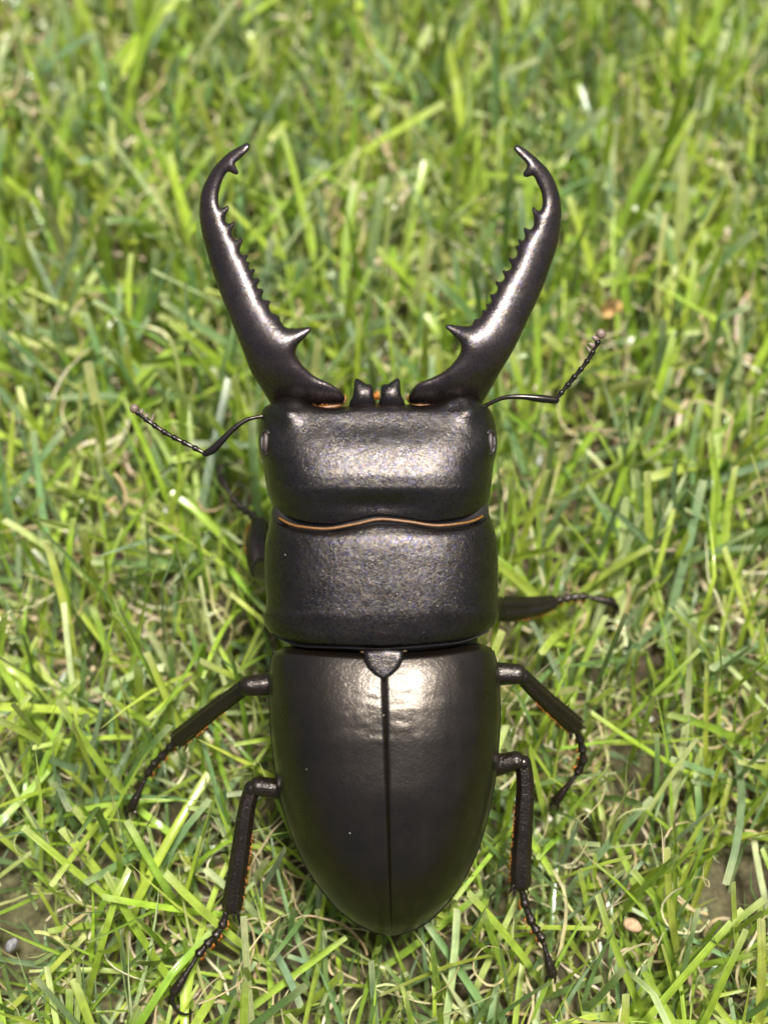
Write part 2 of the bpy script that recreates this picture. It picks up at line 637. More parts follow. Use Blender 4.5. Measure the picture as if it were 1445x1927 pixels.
rn = np.random.default_rng(5)
sp = [(P(rn.uniform(703, 716), 752, 1.2), (rn.normal(0, 0.2), 1, 0.3)) for _ in range(26)]
tag(make_obj('bristle_tuft', *bristles(sp, 1.3, 0.07, 0.2, rn), M['hair'], head), kind='stuff')

# --- jaws
jawL = [(508, 757), (490, 728), (474, 702), (452, 646), (436, 606), (421, 568), (405, 525), (396, 498), (387, 465), (381, 440), (377, 415), (376, 395), (379, 363), (389, 338),
        (407, 310), (430, 288), (452, 275), (464, 269.5), (469, 272), (469, 279), (463, 288), (448, 302), (442, 308), (444, 314), (449, 324), (447, 328), (440, 327), (430, 323),
        (422, 332), (416, 346), (412, 362), (411, 378), (414, 390), (421, 391), (428, 387), (431, 391), (427, 401), (424, 410), (427, 420), (434, 420.5), (440, 417), (442, 421),
        (438, 431), (437, 440), (443, 450), (449, 451), (454.5, 447.5), (456.5, 452), (453, 463), (452, 472), (457, 480), (463, 478.5), (467, 481), (464, 488), (464, 492), (470, 493),
        (469, 500), (471, 507), (478, 505.5), (480, 510), (476, 517), (477, 523), (486, 523.5), (489, 528), (485, 535), (485, 542), (493, 543.5), (496, 548), (493, 556), (495, 563),
        (505, 565), (509, 568), (506, 576), (511, 588), (521, 592.5), (526, 597), (529, 606), (540, 617), (560, 618), (576, 616), (585, 617), (585, 622), (575, 634), (562, 648),
        (557, 658), (558, 670), (573, 691), (592, 708), (615, 719), (637, 732), (646, 743), (648, 754), (632, 763), (606, 768), (560, 772), (522, 768)]
jawR = [(908, 757), (924, 730), (938, 705), (967, 656), (981, 627), (996, 595), (1019, 545), (1036, 499), (1049, 458), (1054, 430), (1055.5, 410), (1055, 385), (1048, 353), (1034, 324),
        (1013, 301), (990, 282), (976, 274), (971, 273), (968, 276), (968, 282), (981, 298), (991, 309), (990, 316), (985, 325), (985, 331), (991, 333), (1003, 331), (1011, 346),
        (1018, 362), (1020.5, 378), (1018, 393), (1012, 397), (1006, 391), (1002, 390.5), (1002, 398), (1004, 408), (1004, 422), (999, 431), (992, 431), (988, 428), (985, 431),
        (987, 440), (987, 448), (981, 453.5), (977, 449.5), (975, 454), (977, 461), (971, 462.5), (970, 466), (973, 474), (971, 483), (963, 487), (958, 485), (956, 489), (961, 497),
        (961, 505), (953, 510), (947, 508), (945, 512), (949, 520), (947, 527), (939, 531), (934, 528.5), (932, 533), (936, 541), (934, 549), (927, 554), (922, 552.5), (922, 558),
        (924, 566), (920, 572), (914.5, 571.5), (916, 578), (914, 583), (907, 583.5), (907, 589), (902, 598), (893, 600.5), (891, 604), (886, 612), (868, 613.5), (848, 611), (839, 611.5),
        (839, 617), (850, 628), (860, 639), (866, 648), (866, 662), (856, 679), (839, 696), (813, 711), (787, 722), (773, 738), (769, 752), (785, 762), (827, 769), (860, 772), (896, 766)]


def inflate(outline, wc, h=1.5, amp=1.0, under=0.8, relax=1500, n=420, grow=1.1):
    """a solid whose plan is the outline (px) and whose thickness swells with the distance from its edge"""
    pts = np.array(outline, float)
    cl = catmull(np.c_[np.r_[pts, pts[:1]], np.zeros(len(pts) + 1)], n)[:-1, :2]
    tg = np.roll(cl, -1, 0) - np.roll(cl, 1, 0)
    tg /= np.linalg.norm(tg, axis=1)[:, None] + 1e-9
    area = np.sum(cl[:, 0] * np.roll(cl[:, 1], -1) - np.roll(cl[:, 0], -1) * cl[:, 1])
    cl = cl + np.stack([tg[:, 1], -tg[:, 0]], -1) * grow * (1 if area > 0 else -1)
    A, B = cl, np.roll(cl, -1, 0)
    xs = np.arange(cl[:, 0].min() - 2 * h, cl[:, 0].max() + 3 * h, h)
    ys = np.arange(cl[:, 1].min() - 2 * h, cl[:, 1].max() + 3 * h, h)
    X, Y = np.meshgrid(xs, ys)
    q = np.stack([X.ravel(), Y.ravel()], -1)
    best = np.full(len(q), 1e9)
    near_ = np.zeros_like(q)
    inside = np.zeros(len(q), bool)
    for a, b in zip(A, B):
        ab = b - a
        t = np.clip(((q - a) @ ab) / (ab @ ab + 1e-9), 0, 1)
        p = a + t[:, None] * ab
        d = np.hypot(q[:, 0] - p[:, 0], q[:, 1] - p[:, 1])
        m = d < best
        best[m] = d[m]
        near_[m] = p[m]
        if a[1] != b[1]:
            c = (a[1] > q[:, 1]) != (b[1] > q[:, 1])
            inside ^= c & (q[:, 0] < (b[0] - a[0]) * (q[:, 1] - a[1]) / (b[1] - a[1]) + a[0])
    sd = np.where(inside, best, -best).reshape(X.shape)
    ins = sd > 0
    phi = np.zeros_like(sd)
    src = (h / PXMM) ** 2 * 0.25
    for _ in range(relax):       # soap-film profile: round over narrow and wide places alike
        phi[1:-1, 1:-1] = 0.25 * (phi[:-2, 1:-1] + phi[2:, 1:-1] + phi[1:-1, :-2] + phi[1:-1, 2:]) + src
        phi *= ins
    T = amp * np.sqrt(2 * phi)
    use = sd > -0.55 * h
    edge_ = use & (sd < 0.45 * h)
    X = np.where(edge_, near_[:, 0].reshape(X.shape), X)
    Y = np.where(edge_, near_[:, 1].reshape(X.shape), Y)
    T = np.where(edge_, 0, T)
    ny, nx = X.shape
    cell = use[:-1, :-1] & use[1:, :-1] & use[:-1, 1:] & use[1:, 1:]
    J, I = np.nonzero(cell)
    WC = wc(X, Y).ravel()
    Vt = np.stack([P(x, y, c + t) for x, y, t, c in zip(X.ravel(), Y.ravel(), T.ravel(), WC)])
    Vb = np.stack([P(x, y, c - t * under) for x, y, t, c in zip(X.ravel(), Y.ravel(), T.ravel(), WC)])
    F = [(j * nx + i, (j + 1) * nx + i, (j + 1) * nx + i + 1, j * nx + i + 1) for j, i in zip(J, I)]
    N = len(Vt)
    FF = F + [tuple(k + N for k in f[::-1]) for f in F]
    usedv = np.unique(np.array(FF).ravel())
    mp = np.full(2 * N, -1)
    mp[usedv] = np.arange(len(usedv))
    VV = np.concatenate([Vt, Vb])[usedv]
    return weld(VV, [tuple(mp[k] for k in f) for f in FF], 1e-4)


def smoothed(V, F, it=3):
    nv = len(V)
    E = np.array([(f[a], f[(a + 1) % len(f)]) for f in F for a in range(len(f))])
    E = np.concatenate([E, E[:, ::-1]])
    cnt = np.bincount(E[:, 0], minlength=nv)[:, None]
    V = np.array(V)
    for _ in range(it):
        acc = np.stack([np.bincount(E[:, 0], V[E[:, 1], k], nv) for k in range(3)], -1)
        V = V * 0.5 + 0.5 * acc / np.maximum(cnt, 1)
    return V, F


jw = tab([(265, 2.2), (330, 1.4), (400, 0.8), (460, 0.6), (540, 1.0), (600, 1.65), (650, 2.1), (690, 1.6), (720, 0.7), (745, -0.3), (775, -1.6)])
jmid = {1: tab([(270, 460), (320, 415), (400, 400), (500, 435), (600, 485), (700, 535), (775, 575)]),
        -1: tab([(270, 978), (320, 1020), (400, 1035), (500, 997), (600, 940), (700, 895), (775, 845)])}
for outl in (jawL, jawR):
    lx = 1 if outl is jawL else -1
    V, F = smoothed(*inflate(outl, lambda x, y: jw(y) + 0.014 * lx * (x - jmid[lx](y)), 1.3, 0.82, 0.8, 1800, 460), 2)
    make_obj('mandible', V, F, M['mandible'], beetle)
    pts = [(583, 768, -0.2, 0.15), (605, 768, 0.2, 0.3), (628, 765, 0.1, 0.3), (645, 759, -0.2, 0.25), (651, 748, -0.6, 0.2)] if lx > 0 else \
          [(840, 768, -0.2, 0.15), (818, 767, 0.3, 0.36), (794, 765, 0.3, 0.4), (776, 759, 0, 0.34), (767, 748, -0.4, 0.25)]
    make_obj('jaw_membrane', *tube(pts, 20, 8), M['amber'], beetle)
    sp = []
    cc = catmull([[*P(*p[:3]), 0] for p in pts], 70)
    for c in cc:
        sp.append((c[:3] + rn.normal(0, 0.1, 3), (lx * -0.2, 0.7, 0.9)))
    tag(make_obj('bristle_tuft', *bristles(sp, 0.75, 0.045, 0.3, rn), M['hair'], beetle), kind='stuff')

for hn in HORNS:
    hw = tab([(700, 1.6), (740, 2.3), (775, 1.6)])
    V, F = smoothed(*inflate(hn, lambda x, y: hw(y), 1.0, 0.9, 0.9, 700, 160), 2)
    make_obj('frontal_horn', V, F, M['head'], head)

# --- pronotum (the shield behind the head)
pxl = tab([(955, 519), (975, 512), (1000, 504), (1030, 499), (1060, 498), (1100, 500), (1130, 502), (1148, 501), (1158, 495), (1170, 497), (1185, 504), (1200, 519), (1212, 538), (1225, 560)])
pxr = tab([(950, 913), (970, 921), (990, 928), (1020, 935), (1060, 937), (1100, 937), (1130, 936), (1145, 937), (1155, 939), (1168, 935), (1185, 922), (1200, 905), (1212, 885), (1225, 862)])
pyf = tab([(-1, 962), (-0.95, 976), (-0.75, 992), (-0.5, 997), (-0.25, 990), (0, 980), (0.25, 984), (0.5, 991), (0.75, 987), (0.93, 974), (1, 957)])
pyb = tab([(-1, 1188), (-0.97, 1200), (-0.85, 1216), (-0.65, 1218), (-0.4, 1219), (0, 1222), (0.4, 1218), (0.65, 1214), (0.85, 1209), (0.97, 1193), (1, 1180)])
ptop = tab([(955, 4.4), (980, 5.3), (990, 5.85), (1000, 6.2), (1012, 6.47), (1030, 6.72), (1060, 6.95), (1110, 7.1), (1150, 7.1), (1190, 6.7), (1212, 6.2), (1225, 5.8)])


def pro_extra(x, y):
    e = -bump(x, y, 716, 1150, 5, 60, 0.14)
    e += bump(x, y, 712, 1010, 90, 40, 0.25)
    e -= bump(x, y, 610, 1000, 60, 8, 0.3) + bump(x, y, 830, 997, 60, 8, 0.3)
    e -= bump(x, y, 850, 1175, 40, 22, 0.25) + bump(x, y, 580, 1180, 40, 22, 0.25)
    return e


V, F, pg = dome(pxl, pxr, pyf, pyb, ptop, cst(-0.4), cst(-8.0), 90, 90, n=3.0, rollf=0.05, rollb=0.035, extra=pro_extra)
pron = make_obj('pronotum', V, F, M['pronotum'], beetle)
# raised hind margin of the shield
pts = []
for s in np.linspace(-0.985, 0.985, 40):
    y = float(pyb(s)) - 1.0
    x = float(pxl(y)) * (1 - s) / 2 + float(pxr(y)) * (1 + s) / 2
    w = float(-0.4 + (ptop(y) + 0.4) * math.sqrt(max(0, 1 - abs(s) ** 3.0)) * 0.80)
    pts.append((x, y, w, 0.2))
make_obj('hind_margin', *tube(pts, 80, 8), M['dark'], pron)
# amber skin between head and shield
pts = []
for s in np.linspace(-0.93, 0.93, 40):
    y = float(hyb(s)) + 3.0
    x = float(pxl(y)) * (1 - s) / 2 + float(pxr(y)) * (1 + s) / 2
    w = float(-0.5 + (5.35 + 0.5) * math.sqrt(max(0, 1 - abs(s) ** 3.6)))
    pts.append((x, y, w, 0.16))
make_obj('neck_membrane', *tube(pts, 90, 10), M['amber'], beetle)

V, F = tube([(545, 968, 0.2, 2.6), (640, 980, 1.7, 3.0), (714, 972, 1.9, 3.0), (790, 977, 1.7, 3.0), (885, 962, 0.2, 2.6)], 40, 16)
make_obj('neck', V, F, M['dark'], beetle)

# --- wing covers
exl = tab([(1200, 524), (1218, 520), (1240, 511), (1280, 507), (1350, 509), (1430, 516), (1500, 528), (1570, 549), (1640, 582), (1695, 622), (1730, 660), (1752, 700), (1762, 735)])
exr = tab([(1200, 916), (1212, 921), (1230, 929), (1270, 937), (1340, 940), (1420, 936), (1500, 925), (1580, 905), (1640, 880), (1690, 848), (1730, 810), (1752, 772), (1762, 736)])
eyf = tab([(-1, 1226), (-0.9, 1217), (-0.4, 1222), (0, 1226), (0.4, 1222), (0.9, 1211), (1, 1219)])
eyb = cst(1761.5)
etop = tab([(1205, 4.2), (1218, 5.0), (1232, 5.6), (1260, 6.4), (1300, 7.2), (1340, 7.75), (1400, 8.15), (1480, 8.1), (1560, 7.2), (1640, 5.6), (1700, 3.4), (1740, 0.9), (1762, -2.6)])
eedge = tab([(1200, -0.8), (1300, -1.0), (1500, -1.6), (1650, -2.3), (1762, -3.0)])


def ely_extra(x, y):
    r = np.random.default_rng(3)
    e = np.zeros_like(x)
    for _ in range(70):        # shallow irregular dents beside the seam, just behind the scutellum
        cx, cy = r.normal(725, 48), r.uniform(1285, 1400)
        e += bump(x, y, cx, cy, r.uniform(8, 22), r.uniform(3, 7), r.uniform(-0.055, 0.055))
    for cx, h in ((600, -0.025), (660, -0.02), (778, -0.03), (792, 0.025), (850, -0.025), (883, -0.06), (890, 0.05)):
        e += bump(x, y, cx + (y - 1300) * 0.02, 1450, 9, 190, h)
    return e


# half-plates meet at the seam; side tables are remapped so that the seam follows the body axis
seam = tab([(1200, 720), (1283, 722.5), (1760, 737)])


def half(side):
    if side < 0:
        xl, xr = exl, lambda y: 2 * (seam(y) - 0.35) - exl(y)
        V, F, g = dome(xl, xr, eyf, eyb, etop, eedge, etop, 70, 130, -1.0, 0.0, n=2.7, rollf=0.03, rollb=0, extra=ely_extra, inner=0.022, closed=False)
    else:
        xr, xl = exr, lambda y: 2 * (seam(y) + 0.35) - exr(y)
        V, F, g = dome(xl, xr, eyf, eyb, etop, eedge, etop, 70, 130, 0.0, 1.0, n=2.7, rollf=0.03, rollb=0, extra=ely_extra, inner=0.022, closed=False)
    # give the wing cover its thickness
    nt, ns = g[0].shape
    N = len(V)
    V2 = V.copy()
    V2[:, 2] -= 0.35
    cx = P(730, 1480, 0)[0]
    V2[:, 0] = cx + (V2[:, 0] - cx) * 0.985
    F2 = [f[::-1] for f in F]
    ring = [i for i in range(ns)] + [j * ns + ns - 1 for j in range(1, nt)] + [(nt - 1) * ns + i for i in range(ns - 2, -1, -1)] + [j * ns for j in range(nt - 2, 0, -1)]
    FF = list(F) + [tuple(i + N for i in f) for f in F2]
    for a, b in zip(ring, ring[1:] + ring[:1]):
        FF.append((a, b, b + N, a + N))
    VV, FF = weld(np.concatenate([V, V2]), FF, 2e-3)
    o = make_obj('wing_cover', VV, FF, M['elytra'], beetle)
    pts = []
    for y in np.linspace(1226, 1758, 44):
        x = float(exl(y)) if side < 0 else float(exr(y))
        pts.append((x - side * 1.0, y, float(eedge(y)) + 0.05, 0.21))
    make_obj('rim', *tube(pts, 90, 8), M['elytra'], o)
    return o


half(-1)
half(1)
# scutellum
sc_out = [(684, 1222), (684, 1240), (690, 1256), (704, 1272), (720, 1283), (736, 1274), (752, 1257), (760, 1240), (760, 1222)]
ring = []
base = np.array(sc_out, float)
cxy = base.mean(0)
V, F = [], []
lv = [(1.0, 5.6), (0.97, 6.45), (0.86, 6.78), (0.62, 6.82), (0.3, 6.82), (0.02, 6.83)]
for f_, dw in lv:
    for x, y in base:
        xx, yy = cxy[0] + (x - cxy[0]) * f_, cxy[1] + (y - cxy[1]) * f_
        V.append(P(xx, yy, dw + (yy - 1250) * 0.005))
nb = len(base)
for a in range(len(lv) - 1):
    for b in range(nb):
        F.append((a * nb + b, (a + 1) * nb + b, (a + 1) * nb + (b + 1) % nb, a * nb + (b + 1) % nb))
make_obj('scutellum', V, [f[::-1] for f in F], M['head'], beetle)
pts = [(680, 1227, 5.7, 0.12), (700, 1229, 6.05, 0.14), (722, 1229.5, 6.15, 0.14), (745, 1228, 6.05, 0.14), (764, 1225, 5.7, 0.12)]
make_obj('fringe', *tube(pts, 30, 6), M['seam'], beetle)

# --- abdomen under the wing covers
V, F, ag = dome(lambda y: exl(y) * 0.955 + 730 * 0.045, lambda y: exr(y) * 0.955 + 730 * 0.045, eyf, cst(1752), lambda y: etop(y) - 0.55, lambda y: eedge(y) - 0.6, cst(-7.5),
                60, 60, n=2.3, rollf=0.03, rollb=0.03)
make_obj('abdomen', V, F, M['seam'], beetle)
V, F = tube([(716, 985, -3.4, 11.0, 0.38), (718, 1100, -3.6, 12.2, 0.40), (722, 1225, -3.6, 12.0, 0.38), (724, 1330, -4.0, 12.0, 0.35)], 30, 30)
make_obj('thorax_underside', V, F, M['dark'], beetle)

# --- legs
leg_track = []


def leg(femur, tibia, tarsus, claws, spurs, hair_side, blur_r=1.0):
    L = empty('leg', (0, 0, 0), beetle)
    femur = [(*p[:3], p[3] * 1.14) for p in femur]
    tibia = [(*p[:3], p[3] * 1.1) for p in tibia]
    make_obj('femur', *tube(femur, 24, 16, ridge=0.02), M['leg'], L)
    kp = tibia[0]
    parts = [tube(tibia, 34, 30, flat=0.8, ridge=0.13, ridges=6)]
    ts, te = P(*tibia[0][:3]), P(*tibia[-1][:3])
    ax = (te - ts) / np.linalg.norm(te - ts)
    sd = np.cross(ax, [0, 0, 1.0])
    sd /= np.linalg.norm(sd)
    for (x, y, x2, y2, r) in spurs:
        wz = tibia[-1][2]
        parts.append(tube([(x, y, wz + 0.4, r * 1.3), ((x + x2) / 2, (y + y2) / 2, wz + 0.5, r), (x2, y2, wz + 0.4, 0.05)], 8, 8))
    for q in (0.3, 0.52, 0.7, 0.84):
        c = catmull([[*P(*p[:3]), p[3]] for p in tibia], 50)[int(q * 49)]
        b0 = c[:3] - sd * hair_side * c[3] * 0.8 + np.array([0, 0, 0.2])
        parts.append(tube([(*b0, 0.16), (*(b0 - sd * hair_side * 0.45 + ax * 0.5), 0.03)], 6, 6, raw=True))
    make_obj('tibia', *join(parts), M['leg'], L)
    make_obj('knee', *ellipsoid(kp[0], kp[1], kp[2], kp[3] * 1.12, kp[3] * 1.12, kp[3] * 1.0), M['gloss'], L)
    # tarsus: four short beads and a long last joint
    for a, b in zip(tarsus[:-1], tarsus[1:]):
        last = b is tarsus[-1]
        pa, pb = P(*a[:3]), P(*b[:3])
        mid = (pa + pb) / 2
        if last:
            p = [(*pa, 0.28), (*(pa * 0.6 + pb * 0.4 + [0, 0, 0.25]), 0.36), (*(pa * 0.25 + pb * 0.75 + [0, 0, 0.2]), 0.62), (*pb, 0.75)]
        else:
            p = [(*pa, 0.42), (*mid, 0.5), (*(pa * 0.12 + pb * 0.88), 0.66), (*pb, 0.5)]
        make_obj('tarsus_segment', *tube(p, 14, 10, raw=True), M['leg'], L)
    for c in claws:
        make_obj('claw', *tube(c, 16, 8), M['gloss'], L)
    sp = []
    for i, (a, b) in enumerate(zip(tarsus[:-2], tarsus[1:-1])):
        pa, pb = P(*a[:3]), P(*b[:3])
        d = (pb - pa) / np.linalg.norm(pb - pa)
        s2 = np.cross(d, [0, 0, 1.0])
        for q in rn.uniform(0.45, 1.0, 22):
            sp.append((pa * (1 - q) + pb * q + s2 * hair_side * 0.35 + np.array([0, 0, -0.1]), d * 0.55 + s2 * hair_side * 0.9 + np.array([0, 0, -0.25])))
    cc = catmull([[*P(*p[:3]), p[3]] for p in tibia], 60)
    for q in rn.uniform(0.35, 1.0, 90):
        c = cc[int(q * 59)]
        sp.append((c[:3] + sd * hair_side * c[3] * 0.85, ax * 0.6 + sd * hair_side * 0.6 + np.array([0, 0, 0.1])))
    tag(make_obj('bristles', *bristles(sp, 1.05, 0.06, 0.18, rn), M['hair'], L), kind='stuff')
    for seq in (femur, tibia, tarsus):
        c = catmull([[*P(*p[:3]), 0] for p in seq], 40)
        leg_track.append(c[:, :3])
    return L


# middle left
leg([(600, 1285, -6.5, 1.7), (540, 1283, -4.6, 1.5), (502, 1288, -4.0, 1.28), (466, 1291, -3.8, 1.15)],
    [(460, 1293, -3.8, 0.85), (438, 1310, -5.0, 0.85), (395, 1342, -7.6, 0.92), (360, 1371, -10.0, 1.0), (336, 1390, -11.8, 1.05)],
    [(332, 1394, -12.0), (318, 1409, -12.8), (303, 1425, -13.4), (289, 1439, -13.9), (278, 1457, -14.3), (248, 1520, -15.2)],
    [[(246, 1520, -15.2, 0.3), (238, 1532, -15.4, 0.22), (240, 1543, -15.8, 0.06)], [(250, 1522, -15.2, 0.3), (258, 1533, -15.0, 0.22), (260, 1545, -15.6, 0.06)]],
    [(340, 1398, 338, 1412, 0.2), (332, 1384, 320, 1385, 0.22), (352, 1392, 350, 1412, 0.2)], -1)
# hind left
leg([(610, 1470, -7.0, 1.7), (560, 1480, -5.4, 1.4), (520, 1484, -4.6, 1.2), (484, 1479, -4.0, 1.1)],
    [(474, 1484, -4.0, 0.85), (464, 1525, -4.2, 0.9), (455, 1590, -4.8, 1.0), (446, 1650, -5.5, 1.05), (437, 1706, -6.2, 1.12)],
    [(426, 1718, -6.4), (418, 1744, -6.6), (405, 1762, -6.7), (389, 1778, -6.8), (373, 1797, -6.8), (329, 1866, -6.6)],
    [[(327, 1868, -6.4, 0.36), (326, 1888, -6.4, 0.3), (336, 1904, -6.4, 0.24), (352, 1909, -6.6, 0.17), (367, 1903, -7.0, 0.05)], [(325, 1868, -6.8, 0.3), (319, 1884, -7.6, 0.24), (322, 1897, -8.4, 0.06)]],
    [(438, 1712, 442, 1735, 0.2), (446, 1710, 452, 1742, 0.22)], -1)
# middle right
leg([(850, 1280, -6.5, 1.7), (905, 1272, -4.6, 1.5), (940, 1268, -4.0, 1.32), (975, 1268, -3.8, 1.15)],
    [(984, 1274, -3.8, 0.85), (1005, 1296, -5.2, 0.9), (1035, 1325, -7.4, 0.98), (1062, 1348, -9.4, 1.05), (1082, 1366, -11.0, 1.1)],
    [(1085, 1376, -11.4), (1092, 1395, -12.2), (1096, 1414, -12.8), (1097, 1434, -13.4), (1086, 1454, -14.0), (1045, 1507, -15.2)],
    [[(1045, 1507, -15.2, 0.3), (1036, 1514, -15.4, 0.22), (1034, 1526, -15.8, 0.06)], [(1047, 1508, -15.2, 0.3), (1050, 1519, -15.4, 0.2), (1046, 1528, -15.8, 0.06)]],
    [(1062, 1338, 1070, 1326, 0.2), (1086, 1360, 1100, 1357, 0.2), (1090, 1366, 1102, 1371, 0.2), (1074, 1374, 1072, 1392, 0.2)], 1)
# hind right
leg([(840, 1450, -7.0, 1.7), (900, 1445, -5.4, 1.45), (940, 1438, -4.6, 1.25), (972, 1431, -4.0, 1.1)],
    [(984, 1436, -4.0, 0.85), (988, 1480, -4.2, 0.92), (984, 1550, -4.8, 1.02), (980, 1610, -5.5, 1.08), (979, 1662, -6.2, 1.15)],
    [(982, 1676, -6.4), (989, 1706, -6.6), (1001, 1738, -6.7), (1010, 1752, -6.8), (1020, 1767, -6.9), (1038, 1832, -7.4)],
    [[(1037, 1830, -7.4, 0.32), (1029, 1840, -7.6, 0.24), (1025, 1853, -8.2, 0.06)], [(1039, 1830, -7.4, 0.32), (1044, 1841, -7.6, 0.22), (1042, 1852, -8.2, 0.06)]],
    [(968, 1664, 956, 1683, 0.22), (972, 1668, 965, 1688, 0.18), (988, 1664, 994, 1680, 0.16)], 1)
# front right, stretched sideways and lower down
leg([(840, 1120, -9, 1.9), (890, 1135, -14.0, 1.7), (925, 1143, -17.5, 1.5)],
    [(930, 1144, -18.0, 1.35), (955, 1146, -19.5, 1.5), (990, 1144, -21.5, 1.3), (1020, 1139, -23.0, 1.1), (1040, 1133, -24.0, 0.85)],
    [(1042, 1132, -24.0), (1056, 1128, -24.5), (1070, 1125, -25.0), (1085, 1123, -25.4), (1100, 1122, -25.7), (1150, 1133, -26.8)],
    [[(1150, 1133, -26.8, 0.34), (1161, 1141, -27.0, 0.28), (1164, 1158, -27.4, 0.08)], [(1148, 1135, -27.0, 0.3), (1156, 1146, -27.4, 0.24), (1157, 1160, -28.0, 0.08)]],
    [(1030, 1140, 1048, 1146, 0.25)], 1)
# front left, folded forward along the body
leg([(580, 1060, -9, 1.9), (530, 1075, -14.0, 1.8), (500, 1075, -18.0, 1.6)],
    [(492, 1072, -18.5, 1.35), (488, 1045, -20.0, 1.5), (486, 1015, -22.0, 1.45), (489, 985, -24.5, 1.1)],
    [(488, 980, -25.0), (474, 969, -26.2), (462, 961, -27.2), (450, 952, -28.2), (439, 938, -29.2), (416, 900, -31.5)],
    [[(416, 900, -31.5, 0.4), (413, 885, -31.8, 0.3), (424, 874, -32.2, 0.22), (442, 875, -33.0, 0.08)], [(416, 900, -31.8, 0.36), (409, 884, -32.6, 0.26), (413, 870, -33.4, 0.08)]],
    [(486, 985, 472, 980, 0.25)], -1)

# --- antennae
def antenna(scape, beads, club, plates):
    A = empty('antenna', (0, 0, 0), beetle)
    make_obj('scape', *tube(scape, 30, 12), M['gloss'], A)
    c = catmull([[*P(*p)] for p in beads], 8)
    for a, b in zip(c[:-1], c[1:]):
        make_obj('funicle_bead', *tube([(*a, 0.23), (*(a * 0.5 + b * 0.5), 0.3), (*(a * 0.15 + b * 0.85), 0.39), (*b, 0.25)], 10, 10, raw=True), M['gloss'], A)
    for (x, y, x2, y2, r) in plates:
        make_obj('club_plate', *tube([(x, y, 0.6, 0.3), ((x + x2) / 2, (y + y2) / 2, 0.7, r), (x2, y2, 0.8, r * 0.45)], 10, 10, flat=0.6), M['club'], A)
    make_obj('club_tip', *ellipsoid(club[0], club[1], 0.6, club[2], club[2], 0.5), M['club'], A)


antenna([(505, 782, 1.0, 0.3), (484, 785, 1.2, 0.24), (465, 790, 1.3, 0.26), (441, 806, 1.4, 0.33), (419, 828, 1.3, 0.42), (401, 846, 1.1, 0.5), (386, 854, 1.0, 0.42)],
        [(384, 852, 1.0), (353, 836, 0.9), (331, 825, 0.8), (309, 813, 0.8), (286, 797, 0.7), (271, 786, 0.6), (257, 774, 0.6)],
        (253, 769, 0.6), [(264, 780, 268, 771, 0.36), (273, 788, 278, 780, 0.36), (284, 795, 290, 779, 0.22)])
antenna([(905, 768, 1.0, 0.3), (920, 760, 1.2, 0.25), (939, 751, 1.3, 0.27), (958, 747, 1.4, 0.3), (987, 747, 1.4, 0.36), (1016, 750, 1.2, 0.5), (1046, 753, 1.0, 0.45)],
        [(1046, 750, 1.0), (1061, 733, 0.9), (1074, 717, 0.8), (1088, 700, 0.8), (1101, 685, 0.7), (1113, 665, 0.6), (1126, 641, 0.6)],
        (1130, 628, 0.64), [(1125, 640, 1115, 634, 0.38), (1119, 652, 1109, 647, 0.36), (1112, 664, 1103, 652, 0.22)])

# ------------------------------------------------------------------ grass
CANOPY = 14.0


def spot(x, y, z):            # where the line of sight through a photographed spot meets height z (mm, world)
    c = body2world((0, 0, DIST)) * 1000
    f = body2world(P(x, y, 0)) * 1000
    t = (z - c[2]) / (f[2] - c[2])
    return c + (f - c) * t


BARE = [(spot(1225, 1440, 3), 7.0), (spot(1400, 1690, 3), 7.0), (spot(30, 1730, 3), 6.0), (spot(1290, 820, 3), 6.0), (spot(230, 1640, 3), 4.0), (spot(1080, 1830, 3), 4.0), (spot(1150, 580, 3), 4.0)]


BITS = [(1148, 580, 26, 13), (1188, 1742, 19, 9), (24, 1776, 16, 6)]


